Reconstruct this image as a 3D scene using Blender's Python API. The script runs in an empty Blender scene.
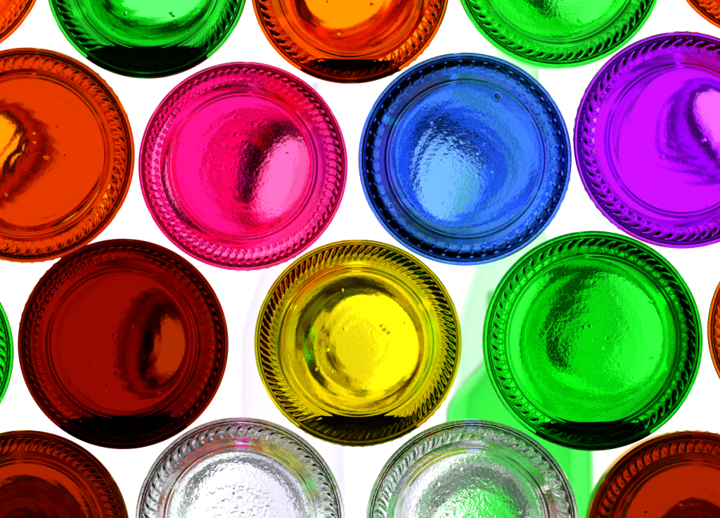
import bpy, bmesh, math, random
import numpy as np
from mathutils import Vector

scene = bpy.context.scene
PI = math.pi
# ------------------------------------------------------------------ camera
K = 0.033 / 105.0            # metres per photo pixel in the plane of the bottle bases
D = 5.00                     # distance from the lens to that plane
W_FRAME = 720 * K
def P(px, py, y=0.0):        # point in the plane of the bases (y = 0)
    return Vector(((px - 360) * K, y, (259 - py) * K))

cam_d = bpy.data.cameras.new('camera')
cam = bpy.data.objects.new('camera', cam_d)
scene.collection.objects.link(cam)
cam.location = (0, -D, 0)
cam.rotation_euler = (math.radians(90), 0, 0)
cam_d.sensor_width = 36.0
cam_d.lens = 36.0 * D / W_FRAME
cam_d.clip_start = 0.05
cam_d.clip_end = 50
cam_d.dof.use_dof = True
cam_d.dof.focus_distance = D + 0.004
cam_d.dof.aperture_fstop = 22.0
scene.camera = cam

# ------------------------------------------------------------------ world: a dim studio
world = bpy.data.worlds.new("World")
scene.world = world
world.use_nodes = True
world.node_tree.nodes['Background'].inputs[0].default_value = (0.9, 0.95, 1.0, 1)
world.node_tree.nodes['Background'].inputs[1].default_value = 0.02
scene.view_settings.view_transform = 'Standard'
scene.view_settings.look = 'None'
scene.view_settings.exposure = 0.0
scene.view_settings.gamma = 1.0
scene.render.engine = 'CYCLES'
cy = scene.cycles
cy.max_bounces = 40
cy.transmission_bounces = 40
cy.glossy_bounces = 24
cy.diffuse_bounces = 3
cy.transparent_max_bounces = 16
cy.caustics_refractive = True
cy.caustics_reflective = True
cy.use_denoising = True
cy.sample_clamp_indirect = 0
cy.blur_glossy = 0.0

# ------------------------------------------------------------------ helpers
def link(o, parent=None):
    scene.collection.objects.link(o)
    if parent is not None:
        o.parent = parent
    return o

def tag(o, label=None, cat=None, group=None, kind=None):
    if label: o['label'] = label
    if cat: o['category'] = cat
    if group: o['group'] = group
    if kind: o['kind'] = kind
    return o

def box_mesh(name, x0, x1, y0, y1, z0, z1):
    me = bpy.data.meshes.new(name)
    v = [(x, y, z) for z in (z0, z1) for y in (y0, y1) for x in (x0, x1)]
    f = [(0, 2, 3, 1), (4, 5, 7, 6), (0, 1, 5, 4), (2, 6, 7, 3), (0, 4, 6, 2), (1, 3, 7, 5)]
    me.from_pydata(v, [], f)
    me.update()
    return me

# ------------------------------------------------------------------ setting
TABLE_Z = (259 - 643) * K - 0.0005
def mat_table():
    m = bpy.data.materials.new('dark_table'); m.use_nodes = True
    nt = m.node_tree; b = nt.nodes['Principled BSDF']
    n = nt.nodes.new('ShaderNodeTexNoise'); n.inputs['Scale'].default_value = 40; n.inputs['Detail'].default_value = 6
    r = nt.nodes.new('ShaderNodeValToRGB')
    r.color_ramp.elements[0].color = (0.012, 0.012, 0.013, 1); r.color_ramp.elements[1].color = (0.03, 0.028, 0.027, 1)
    nt.links.new(n.outputs['Fac'], r.inputs[0]); nt.links.new(r.outputs[0], b.inputs['Base Color'])
    b.inputs['Roughness'].default_value = 0.55
    return m
tb = link(bpy.data.objects.new('table', box_mesh('table', -0.9, 0.9, -0.25, 0.62, TABLE_Z - 0.03, TABLE_Z)))
tb.data.materials.append(mat_table()); tag(tb, kind='structure')

PANEL_E = 1.6
def mat_panel():
    m = bpy.data.materials.new('backlit_white'); m.use_nodes = True
    nt = m.node_tree; nt.nodes.remove(nt.nodes['Principled BSDF'])
    e = nt.nodes.new('ShaderNodeEmission'); e.inputs[0].default_value = (1.0, 0.985, 1.0, 1); e.inputs[1].default_value = PANEL_E
    nt.links.new(e.outputs[0], nt.nodes['Material Output'].inputs[0])
    return m
bd = link(bpy.data.objects.new('backdrop', box_mesh('backdrop', -0.33, 0.30, 0.60, 0.61, -0.112, 0.42)))
bd.data.materials.append(mat_panel()); tag(bd, kind='structure')

# ------------------------------------------------------------------ glass
def mat_glass(name, col, bump=0.02, bscale=900.0, ior=1.5, rough=0.0):
    m = bpy.data.materials.new(name); m.use_nodes = True
    nt = m.node_tree; nt.nodes.remove(nt.nodes['Principled BSDF'])
    g = nt.nodes.new('ShaderNodeBsdfGlass')
    g.inputs['Color'].default_value = (*col, 1); g.inputs['Roughness'].default_value = rough
    g.inputs['IOR'].default_value = ior
    nt.links.new(g.outputs[0], nt.nodes['Material Output'].inputs[0])
    if bump > 0:
        tc = nt.nodes.new('ShaderNodeTexCoord')
        n = nt.nodes.new('ShaderNodeTexNoise'); n.inputs['Scale'].default_value = bscale
        n.inputs['Detail'].default_value = 2.5; n.inputs['Roughness'].default_value = 0.55
        b = nt.nodes.new('ShaderNodeBump'); b.inputs['Strength'].default_value = 1.0
        b.inputs['Distance'].default_value = bump * 0.001
        nt.links.new(tc.outputs['Object'], n.inputs['Vector'])
        nt.links.new(n.outputs['Fac'], b.inputs['Height'])
        nt.links.new(b.outputs[0], g.inputs['Normal'])
    return m

def smooth(a, b, x):
    t = np.clip((x - a) / (b - a), 0, 1)
    return t * t * (3 - 2 * t)

def knurl(style, th, r, R, rc, hw, N, slant, curve, amp):
    """height field (metres, + = towards the camera) of the stippled bearing ring"""
    v = (r / R - rc) / hw
    s = th / (2 * PI) * N
    def cell(off):
        u = s + off
        return u - np.round(u)
    env = smooth(1.0, 0.72, np.abs(v))
    if style == 'crescent':
        u = cell(slant * v + curve * v * v)
        w = 0.36 * np.sqrt(np.clip(1 - (v / 1.0) ** 2, 0.02, 1))
        h = np.cos(np.clip(u / w, -1, 1) * PI / 2) ** 1.2
        return amp * h * env
    if style == 'ridge':
        u = cell(slant * v + curve * v * v)
        h = 0.5 + 0.5 * np.cos(2 * PI * u)
        return amp * h ** 1.4 * env
    if style == 'bead':
        u = cell(slant * v)
        a = np.exp(-((u / 0.24) ** 2 + ((v + 0.62) / 0.20) ** 2))
        b = np.exp(-((u / 0.22) ** 2 + ((v - 0.62) / 0.24) ** 2))
        c = np.exp(-((u / 0.15) ** 2)) * smooth(0.75, 0.4, np.abs(v)) * 0.25
        return amp * np.maximum(np.maximum(a, b), c)
    if style == 'bar':
        u = cell(slant * v)
        h = np.exp(-((u / 0.11) ** 2)) * (0.8 + 0.2 * np.cos(v * 9))
        return amp * h * env
    return 0 * th

def wave_field(seed, R, amp, n=7, lo=0.5, hi=1.6):
    rnd = random.Random(seed)
    ws = []
    for i in range(n):
        f = rnd.uniform(lo, hi); a = rnd.uniform(0, 2 * PI)
        ws.append((f * math.cos(a) * PI / R, f * math.sin(a) * PI / R, rnd.uniform(0, 2 * PI), rnd.uniform(0.5, 1) / f))
    def fn(x, z):
        h = 0
        for kx, kz, ph, a in ws:
            h = h + a * np.sin(kx * x + kz * z + ph)
        return amp * h / n
    return fn

NT = 648
def build_bottle(name, px, py, rpx, gm, style='crescent', N=58, slant=0.35, curve=0.0, kamp=0.24, rc=0.865, hw=0.062,
                 seed=1, wave=0.9, wedge=(0, 0), neck=0.44, sh0=3.9, sh1=5.3, length=6.5, step=0.70, dome=0.20,
                 dots=(), ndots=66, floor_t=0.17, wall=0.055, rough_in=0.04, yoff=0.0, blobs=(), nt=NT, label='', yaw=(0, 0), off=(0, 0), cres=(0, 0), fan=0.85, liquid=0, liqlabel='', upright=False, cr=0.06, ch=0.20, rings=1.0):
    R = rpx * K
    rnd = random.Random(seed * 7 + 3)
    # (section, surface, r, y) rows from the centre of the punt out over the heel, along the body, lip, and back inside
    rows = []
    def add(sec, rr, yy, n, skip=True):
        """polyline samples appended (numpy arrays of r and y already sampled)"""
        for a, b in zip(rr[(1 if skip and rows else 0):], yy[(1 if skip and rows else 0):]):
            rows.append((sec, a, b))
    def punt_y(r):
        # outer profile of the push-up: dome, a small step ring, then the slope down to the bearing ring
        y = dome * 0.62 * np.clip(1 - (r / (rc - hw)) ** 2, 0, 1)
        y = y + 0.020 * smooth(step + 0.02, step - 0.02, r)
        y = y + 0.012 * np.exp(-((r - step - 0.015) / 0.012) ** 2)
        return y
    r = np.concatenate([np.linspace(0.002, step - 0.04, 60), np.linspace(step - 0.036, step + 0.05, 22), np.linspace(step + 0.055, rc - hw - 0.012, 16)])
    add('punt', r, punt_y(r), 0)
    r = np.linspace(rc - hw - 0.012, rc + hw + 0.004, 46)
    add('knurled_ring', r, punt_y(r) * smooth(rc, rc - hw, r) + 0.10 * np.clip((r - rc - 0.01) / (1.0 - rc), 0, 1) ** 2.0, 0)
    r0 = rc + hw + 0.004; y0 = 0.10 * ((r0 - rc - 0.01) / (1.0 - rc)) ** 2.0
    t = np.linspace(0, PI / 2, 30)
    add('base', r0 + (1.0 - r0) * np.sin(t) ** 1.0, y0 + 0.20 * (1 - np.cos(t)) ** 1.15 , 0)
    yb = y0 + 0.20
    # wall
    y = np.concatenate([np.linspace(yb, yb + 0.30, 34), np.linspace(yb + 0.33, sh0, 34)])
    add('body', 1.0 - 0.010 * smooth(yb + 0.02, yb + 0.5, y) - 0.025 * smooth(yb + 0.3, sh0, y), y, 0)
    rb = rows[-1][1]
    t = np.linspace(0, 1, 40)
    add('body', rb + (neck - rb) * smooth(0, 1, t) , sh0 + (sh1 - sh0) * t, 0)
    y = np.linspace(sh1, length - 0.35, 14)
    add('neck', np.full_like(y, neck), y, 0)
    lipo = [(neck + 0.05, length - 0.33), (neck + 0.09, length - 0.28), (neck + 0.09, length - 0.06), (neck + 0.06, length - 0.01), (neck, length),
            (neck - 0.05, length), (neck - 0.075, length - 0.03), (neck - 0.08, length - 0.08)]
    add('neck', np.array([neck] + [a for a, b in lipo]), np.array([length - 0.35] + [b for a, b in lipo]), 0)
    n_outer_end = len(rows)
    ni = neck - 0.08
    y = np.linspace(length - 0.10, sh1 - 0.02, 14)
    add('neck', np.full_like(y, ni), y, 0, False)
    t = np.linspace(1, 0, 40)
    rbi = rb - wall
    add('body', rbi + (ni - rbi) * smooth(0, 1, t), sh0 + (sh1 - 0.02 - sh0) * t, 0)
    fl = floor_t
    y = np.linspace(sh0, fl + ch, 44)
    add('body', rbi + 0.025 * smooth(sh0, fl + 0.5, y), y, 0)
    rbi = rows[-1][1]
    # inner corner and floor
    def floor_y(r):
        return fl + dome * 0.55 * (1 - (np.clip(r / 0.78, 0, 1)) ** 2) ** 1.5
    t = np.linspace(0, PI / 2, 30)
    add('base', rbi - cr + cr * np.cos(t), fl + ch - ch * np.sin(t), 0)
    r = np.linspace(rbi - cr, 0.002, 90)
    add('base', r, floor_y(r), 0)
    sec = [a for a, b, c in rows]
    rr = np.array([b for a, b, c in rows]) * R
    yy = np.array([c for a, b, c in rows]) * R
    nr = len(rows)
    th = np.arange(nt) * 2 * PI / nt
    TH, RR = np.meshgrid(th, rr)
    YY = np.repeat(yy[:, None], nt, 1)
    idx = np.arange(nr)
    is_out = (idx < n_outer_end)[:, None]
    # uneven inside: radius wobble of the wall and of the shoulder
    w1 = wave_field(seed + 11, R, 1.0, 7, 0.4, 1.2)
    X = RR * np.cos(TH); Z = RR * np.sin(TH)
    # knurls
    kn = np.zeros_like(YY)
    sel = (idx < 200) & (rr > (rc - hw * 1.2) * R) & (yy < 0.2 * R) & (idx < n_outer_end)
    jit = 0.06 * np.sin(TH * 7 + seed) + 0.05 * np.sin(TH * 13 + 2 * seed)
    aj = 1 + 0.25 * np.sin(TH * 3 + seed * 1.7) + 0.15 * np.sin(TH * 11 + seed)
    kn[sel] = knurl(style, (TH + jit * 2 * PI / N * 0.8)[sel], RR[sel], R, rc, hw, N, slant, curve, kamp * 0.001)
    kn = kn * aj
    YY = YY - kn
    # punt: slight unevenness, concentric mould rings and an off-centre mark
    outer_low = (is_out & (RR < rc * R) & (YY < 0.5 * R))
    wo = wave_field(seed + 31, R, 0.00028 * wave, 8, 0.8, 2.6)
    fade = smooth(0.80, 0.55, RR / R)
    YY = YY + outer_low * wo(X, Z) * fade
    rx, rz = rnd.uniform(-.15, .15) * R, rnd.uniform(-.15, .15) * R
    rq = np.sqrt((X - rx) ** 2 + (Z - rz) ** 2) / R
    YY = YY + outer_low * 0.000008 * rings * (np.sin(rq * 60 + 1.5 * np.sin(3 * np.arctan2(Z, X))) + 0.6 * np.sin(rq * 31 + seed)) * fade * smooth(0.1, 0.3, rq) 
    # inner floor: thick uneven glass
    inner = (~is_out)
    in_floor = inner & (YY < (floor_t + 0.6) * R)
    wi = wave_field(seed + 51, R, 0.0030 * wave, 6, 0.35, 1.3)
    fi = smooth(rbi * R, (rbi - 0.30) * R, RR)
    dy = wi(X, Z) * fi + (wedge[0] * X + wedge[1] * Z) * fi
    seeds = []                                  # tiny seed bubbles in the glass
    for _ in range(9):
        q_, a_ = rnd.uniform(.1, .66), rnd.uniform(0, 2 * PI)
        seeds.append((q_ * math.cos(a_), q_ * math.sin(a_), rnd.uniform(.009, .014), rnd.choice((-1, 1)) * rnd.uniform(.06, .14)))
    for bx, bz, bs, bh in list(blobs) + seeds:
        dy = dy + bh * 0.001 * np.exp(-(((X - bx * R) ** 2 + (Z - bz * R) ** 2) / (bs * R) ** 2)) * fi
    wf = wave_field(seed + 71, R, 0.00035 * rough_in, 14, 4, 11)
    dy = dy + wf(X, Z) * fi
    YY = YY + in_floor * dy
    # code dots round the heel
    yd = (yb + 0.13) * R
    u = TH / (2 * PI) * ndots; u = u - np.round(u)
    arc = 0.0
    for a0, a1 in dots:
        arc = arc + (((TH - math.radians(a0)) % (2 * PI)) < math.radians(a1 - a0))
    dd = np.exp(-((u / 0.26) ** 2 + ((YY - yd) / (0.06 * R)) ** 2)) * 0.0003 * arc
    dR = (is_out & (YY > yb * R)) * dd
    # body wall wobble (outer very slight, inner more)
    wy = wave_field(seed + 91, R, 1.0, 6, 0.2, 0.9)
    wob = wy(TH * R * 0.6, YY) 
    wob = np.sin(2 * TH + seed) * 0.35 + np.sin(3 * TH + seed * 2.3 + YY / R) * 0.3 + np.sin(TH + YY / R * 0.7 + seed) * 0.5
    dR = dR + inner * (YY > (floor_t + 0.34) * R) * wob * 0.0005 * smooth((floor_t + 0.3) * R, (floor_t + 1.2) * R, YY)
    # a lump of thicker glass on one side of the shoulder
    ym = (sh0 + 0.72 * (sh1 - sh0)) * R
    dR = dR - inner * cres[1] * R * np.exp(-((YY - ym) / (0.38 * R)) ** 2) * (0.5 + 0.5 * np.cos(TH - math.radians(cres[0]))) ** 1.3
    RR2 = RR + dR
    X = RR2 * np.cos(TH); Z = RR2 * np.sin(TH)
    # the shoulder runs over to a neck that stands a little off the axis
    sh = smooth((sh0 - 0.3) * R, (sh1 + 0.1) * R, YY)
    X = X + sh * off[0] * R; Z = Z + sh * off[1] * R
    co = np.stack([X, YY, Z], -1)                       # nr, nt, 3
    # analytic-ish vertex normals from the full grid so the seams between parts stay invisible
    dT = np.roll(co, -1, 1) - np.roll(co, 1, 1)
    dRr = np.gradient(co, axis=0)
    nrm = np.cross(dRr, dT)
    ln = np.linalg.norm(nrm, axis=-1, keepdims=True); nrm = nrm / np.maximum(ln, 1e-12)
    # orientation: first row (punt) must face the camera (-y)
    flip = nrm[5, 0, 1] > 0
    if flip: nrm = -nrm
    nrm[0] = (0, -1, 0); nrm[-1] = (0, 1, 0)
    root = bpy.data.objects.new(name, None)
    link(root); root.location = P(px, py, yoff); root.empty_display_size = 0.01
    if upright:
        root.rotation_euler = (math.radians(90), 0, 0)
    else:       # the bottles splay very slightly towards their necks
        root.rotation_euler = (fan * math.atan2(root.location.z, D) + yaw[0], 0, -fan * math.atan2(root.location.x, D) + yaw[1])
    tag(root, label, 'bottle', 'glass bottles stacked on their sides, bases forward')
    parts = {}
    # quads between row i and i+1 belong to the section of row i+1
    own = [sec[i + 1] for i in range(nr - 1)]
    order = ['body', 'neck', 'base', 'punt', 'knurled_ring']
    for s in order:
        qi = np.array([i for i in range(nr - 1) if own[i] == s])
        j = np.arange(nt); jn = (j + 1) % nt
        a = (qi[:, None] * nt + j).ravel(); b = (qi[:, None] * nt + jn).ravel()
        c = ((qi[:, None] + 1) * nt + jn).ravel(); d = ((qi[:, None] + 1) * nt + j).ravel()
        faces = np.stack([a, b, c, d], 1)
        used, inv = np.unique(faces.ravel(), return_inverse=True)
        faces = inv.reshape(-1, 4)
        v = co.reshape(-1, 3)[used]; nv = nrm.reshape(-1, 3)[used]
        fn = np.cross(v[faces[0, 1]] - v[faces[0, 0]], v[faces[0, 3]] - v[faces[0, 0]])
        # consistent winding
        if np.dot(fn, nv[faces[0, 0]]) < 0: faces = faces[:, ::-1]
        me = bpy.data.meshes.new(s)
        caps = []
        if s == 'punt':
            ring = np.nonzero(used < nt)[0]; caps.append(ring)
        if s == 'base':
            ring = np.nonzero(used >= (nr - 1) * nt)[0]; caps.append(ring)
        vs = v; ns = nv; tris = np.zeros((0, 3), int)
        for ring in caps:
            ci = len(vs); cn = (0, -1 if s == 'punt' else 1, 0)
            vs = np.vstack([vs, v[ring].mean(0)]); ns = np.vstack([ns, cn])
            tr = np.stack([ring, np.roll(ring, -1), np.full(len(ring), ci)], 1)
            f_n = np.cross(vs[tr[0, 1]] - vs[tr[0, 0]], vs[ci] - vs[tr[0, 0]])
            if np.dot(f_n, cn) < 0: tr = tr[:, ::-1]
            tris = np.vstack([tris, tr])
        nq, ntr = len(faces), len(tris)
        me.vertices.add(len(vs)); me.vertices.foreach_set('co', np.ascontiguousarray(vs, dtype=np.float32).ravel())
        me.loops.add(nq * 4 + ntr * 3)
        me.loops.foreach_set('vertex_index', np.concatenate([faces.ravel(), tris.ravel()]).astype(np.int32))
        me.polygons.add(nq + ntr)
        me.polygons.foreach_set('loop_start', np.concatenate([np.arange(nq) * 4, nq * 4 + np.arange(ntr) * 3]).astype(np.int32))
        me.update(calc_edges=True)
        me.polygons.foreach_set('use_smooth', np.ones(nq + ntr, dtype=bool))
        me.materials.append(gm[1] if s in ('body', 'neck') else gm[0])
        me.normals_split_custom_set_from_vertices(np.ascontiguousarray(ns, dtype=np.float32))
        o = bpy.data.objects.new(s, me)
        parts[s] = o
        link(o, parts['base'] if s in ('punt', 'knurled_ring') else root)
    if liquid:  # dark segment along the low side, makes the dark band behind the base
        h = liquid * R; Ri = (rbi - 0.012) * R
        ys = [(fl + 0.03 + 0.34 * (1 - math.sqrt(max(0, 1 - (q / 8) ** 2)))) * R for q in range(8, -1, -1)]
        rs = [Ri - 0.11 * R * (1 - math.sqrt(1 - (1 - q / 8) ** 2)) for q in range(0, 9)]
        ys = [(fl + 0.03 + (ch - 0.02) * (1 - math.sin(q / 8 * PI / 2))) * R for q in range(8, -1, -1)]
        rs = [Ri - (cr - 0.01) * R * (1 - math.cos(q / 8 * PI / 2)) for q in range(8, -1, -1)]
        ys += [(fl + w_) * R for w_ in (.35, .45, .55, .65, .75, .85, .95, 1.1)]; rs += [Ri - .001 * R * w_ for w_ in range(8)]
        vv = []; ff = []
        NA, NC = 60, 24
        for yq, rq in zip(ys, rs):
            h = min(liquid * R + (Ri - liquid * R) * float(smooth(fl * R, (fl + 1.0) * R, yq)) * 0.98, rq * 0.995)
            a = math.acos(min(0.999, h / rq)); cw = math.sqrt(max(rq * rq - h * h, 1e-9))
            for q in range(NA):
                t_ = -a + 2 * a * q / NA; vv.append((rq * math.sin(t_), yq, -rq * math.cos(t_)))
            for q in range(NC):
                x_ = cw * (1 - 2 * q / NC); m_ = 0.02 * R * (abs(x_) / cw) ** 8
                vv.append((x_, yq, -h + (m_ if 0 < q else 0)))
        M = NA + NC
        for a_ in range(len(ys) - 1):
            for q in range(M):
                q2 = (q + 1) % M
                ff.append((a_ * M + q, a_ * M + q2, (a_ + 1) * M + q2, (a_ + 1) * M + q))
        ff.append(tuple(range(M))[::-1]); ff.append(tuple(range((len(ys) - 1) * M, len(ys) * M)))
        me = bpy.data.meshes.new('dark_segment'); me.from_pydata(vv, [], ff); me.update()
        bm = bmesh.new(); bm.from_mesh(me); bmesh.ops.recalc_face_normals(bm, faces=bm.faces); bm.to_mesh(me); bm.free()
        me.materials.append(SEG)
        lo = link(bpy.data.objects.new('dark_segment', me)); lo.location = root.location; lo.rotation_euler = root.rotation_euler
        tag(lo, liqlabel, 'dark_segment', 'dark segments low inside the stacked bottles')
    return root

SEG = mat_glass('dark_segment_glass', (0.30, 0.26, 0.22), bump=0.03, ior=1.34)  # dark tint of the segments low inside the bottles
def pair(name, base, wallc, bump=0.010, rough=0.055):        # thick glass of the base, thinner glass of the wall
    return (mat_glass(name + '_base', base, bump=bump, rough=rough), mat_glass(name + '_wall', wallc, bump=0.015, bscale=250))
G = {
 'pink':   pair('pink_glass',   (1.0, 0.34, 0.63), (1.0, 0.22, 0.76), bump=.03),
 'blue':   pair('blue_glass',   (0.36, 0.60, 0.99), (0.58, 0.73, 0.98), bump=.045, rough=.03),
 'purple': pair('purple_glass', (0.81, 0.31, 1.0), (0.87, 0.20, 1.0)),
 'orange': pair('orange_glass', (0.93, 0.50, 0.015), (0.84, 0.36, 0.05)),
 'amber':  pair('amber_glass', (0.99, 0.48, 0.02), (0.97, 0.58, 0.10)),
 'brown':  pair('brown_glass',  (0.55, 0.13, 0.01), (0.88, 0.36, 0.10)),
 'rust':   pair('rust_glass',  (0.80, 0.33, 0.01), (0.72, 0.34, 0.08)),
 'yellow': pair('yellow_glass', (0.975, 0.90, 0.05), (0.98, 0.95, 0.30)),
 'green':  pair('green_glass',  (0.14, 0.92, 0.18), (0.45, 0.98, 0.46), bump=.035),
 'lgreen': pair('light_green_glass',  (0.22, 0.94, 0.26), (0.50, 0.97, 0.52), bump=.04),
 'dgreen': pair('deep_green_glass',  (0.30, 0.91, 0.36), (0.24, 0.86, 0.26)),
 'clear':  pair('clear_glass',  (0.965, 0.967, 0.98), (0.975, 0.98, 0.98), bump=.05, rough=.03),
 'pale':   pair('pale_green_glass',  (0.85, 0.985, 0.87), (0.84, 0.985, 0.86)),
 'mid':    pair('mid_green_glass',  (0.52, 0.97, 0.56), (0.52, 0.97, 0.56)),
 'lilac':  pair('pale_lilac_glass',  (0.93, 0.92, 0.965), (0.935, 0.925, 0.965)),
}
B = build_bottle
B('glass_bottle', 243, 166, 105, G['pink'], style='bead', N=72, hw=.072, kamp=.30, seed=1, neck=.55, off=(.24, -.26), wedge=(-.08, -.06), cres=(140, .15), step=.68,
  label='bright pink glass bottle between the blue bottle and the orange one at left', dots=((262, 300),))
B('glass_bottle', 465, 159, 107, G['blue'], style='bar', N=46, hw=.062, kamp=.24, slant=0.1, seed=22, neck=.52, off=(-.04, -.22), cr=.09, cres=(110, .07), step=.72, rings=1.5, rough_in=.35, wave=1.6,
  label='blue glass bottle with its ribbed round base forward', dots=((-40, -10),), blobs=((.31, .60, .022, .9),))
B('glass_bottle', 682, 140, 109, G['purple'], style='crescent', N=53, curve=.35, seed=3, neck=.42, wedge=(-.05, 0), off=(.26, .05), cr=.09, cres=(185, .06), step=.68, rough_in=.12, wave=1.2,
  label='purple glass bottle at the right, above the large green one', dots=((150, 180), (205, 235), (78, 98)))
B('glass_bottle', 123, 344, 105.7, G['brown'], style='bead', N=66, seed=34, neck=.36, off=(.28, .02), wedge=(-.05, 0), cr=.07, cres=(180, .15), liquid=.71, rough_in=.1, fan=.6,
  label='dark reddish brown glass bottle left of the yellow bottle', liqlabel='dark sediment settled low inside the dark brown bottle', dots=((125, 170),))
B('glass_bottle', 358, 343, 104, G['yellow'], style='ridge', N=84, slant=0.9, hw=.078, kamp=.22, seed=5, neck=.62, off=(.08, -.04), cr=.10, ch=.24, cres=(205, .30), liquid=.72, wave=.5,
  label='yellow glass bottle in the middle of the stack', liqlabel='dark sediment settled low inside the yellow bottle', dots=((215, 330),),
  blobs=((.25, .13, .012, .25), (.29, .10, .012, .2), (.22,.17,.01,.2)))
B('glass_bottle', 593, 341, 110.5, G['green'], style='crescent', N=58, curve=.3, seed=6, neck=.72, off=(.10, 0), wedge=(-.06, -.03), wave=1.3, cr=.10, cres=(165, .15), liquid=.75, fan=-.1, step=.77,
  label='large bright green glass bottle below the purple one', liqlabel='dark sediment settled low inside the large bright green bottle')
B('glass_bottle', 27, 155, 108, G['orange'], style='crescent', seed=7, N=58, curve=.3, neck=.36, off=(-.34, -.05), cres=(330, .05), step=.73, rings=1.4, rough_in=.12, wave=1.5,
  label='deep orange glass bottle left of the pink one, half out of view', dots=((18, 50), (255, 290)))
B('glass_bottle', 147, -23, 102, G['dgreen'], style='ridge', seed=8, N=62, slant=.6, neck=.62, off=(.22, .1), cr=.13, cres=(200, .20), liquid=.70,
  label='dark rimmed green glass bottle in the top row above the pink one', liqlabel='dark sediment settled low inside the dark rimmed green bottle')
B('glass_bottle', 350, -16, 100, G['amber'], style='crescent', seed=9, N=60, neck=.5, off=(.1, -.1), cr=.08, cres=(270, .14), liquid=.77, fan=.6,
  label='orange glass bottle in the top row between two green bottles', liqlabel='dark sediment settled low inside the top row orange bottle', dots=((290, 325),))
B('glass_bottle', 559, -38, 106, G['lgreen'], style='crescent', seed=10, N=58, curve=.3, neck=.5, off=(.2, -.2), cr=.09, cres=(150, .12), fan=.1, step=.74,
  label='light green glass bottle in the top row above the blue and purple ones')
B('glass_bottle', 25, 535, 105, G['rust'], seed=11, style='ridge', N=72, slant=.5, neck=.4, off=(.1, -.3), cr=.08, cres=(60, .06), fan=.4, wave=.6,
  label='reddish brown glass bottle in the bottom left corner')
B('glass_bottle', 240, 522, 105, G['clear'], seed=12, N=54, curve=.3, neck=.6, wave=.5,
  label='clear colourless glass bottle below the brown and yellow ones')
B('glass_bottle', 472, 526, 107, G['clear'], seed=13, N=54, style='crescent', curve=-.3, neck=.5, wave=1.2, cres=(30, .12), fan=.5,
  label='clear glass bottle tinged green, between the yellow and large green ones')
B('glass_bottle', 693, 538, 107, G['rust'], seed=14, N=64, curve=.4, neck=.4, off=(.1, -.4), fan=0, wave=.5,
  label='reddish brown glass bottle in the bottom right corner', dots=((75, 105),))
B('glass_bottle', -90, 353, 104, G['green'], seed=15, N=60, style='ridge', slant=.6, label='green glass bottle at the left edge, only a sliver in view')
B('glass_bottle', 811, 330, 104, G['amber'], seed=16, N=60, label='orange glass bottle at the right edge beside the large green one')
B('glass_bottle', -59, -43, 105, G['amber'], seed=17, N=60, style='bead', label='orange glass bottle in the top left corner')
B('glass_bottle', 767, -64, 104, G['amber'], seed=18, N=60, label='orange glass bottle in the top right corner above the purple one')

def upright(px, r, gm, seed, y, label, sh0, sh1, length, neck):
    o = B('glass_bottle', px, 643, r, gm, seed=seed, N=60, label=label, upright=True, yoff=y, neck=neck, sh0=sh0, sh1=sh1, length=length, nt=300)
    o.location.z = TABLE_Z + .0002
    del o['group']

upright(528, 72, G['pale'], 19, .38, 'tall blurred pale green bottle standing upright behind the stack', 4.0, 6.4, 9.6, .36)
upright(529, 82, G['mid'], 21, .295, 'short blurred bright green bottle standing behind the yellow and large green ones', 2.7, 3.7, 4.3, .34)
upright(288, 64, G['lilac'], 20, .36, 'blurred colourless bottle standing upright behind the pink and yellow ones', 4.6, 6.6, 9.0, .46)
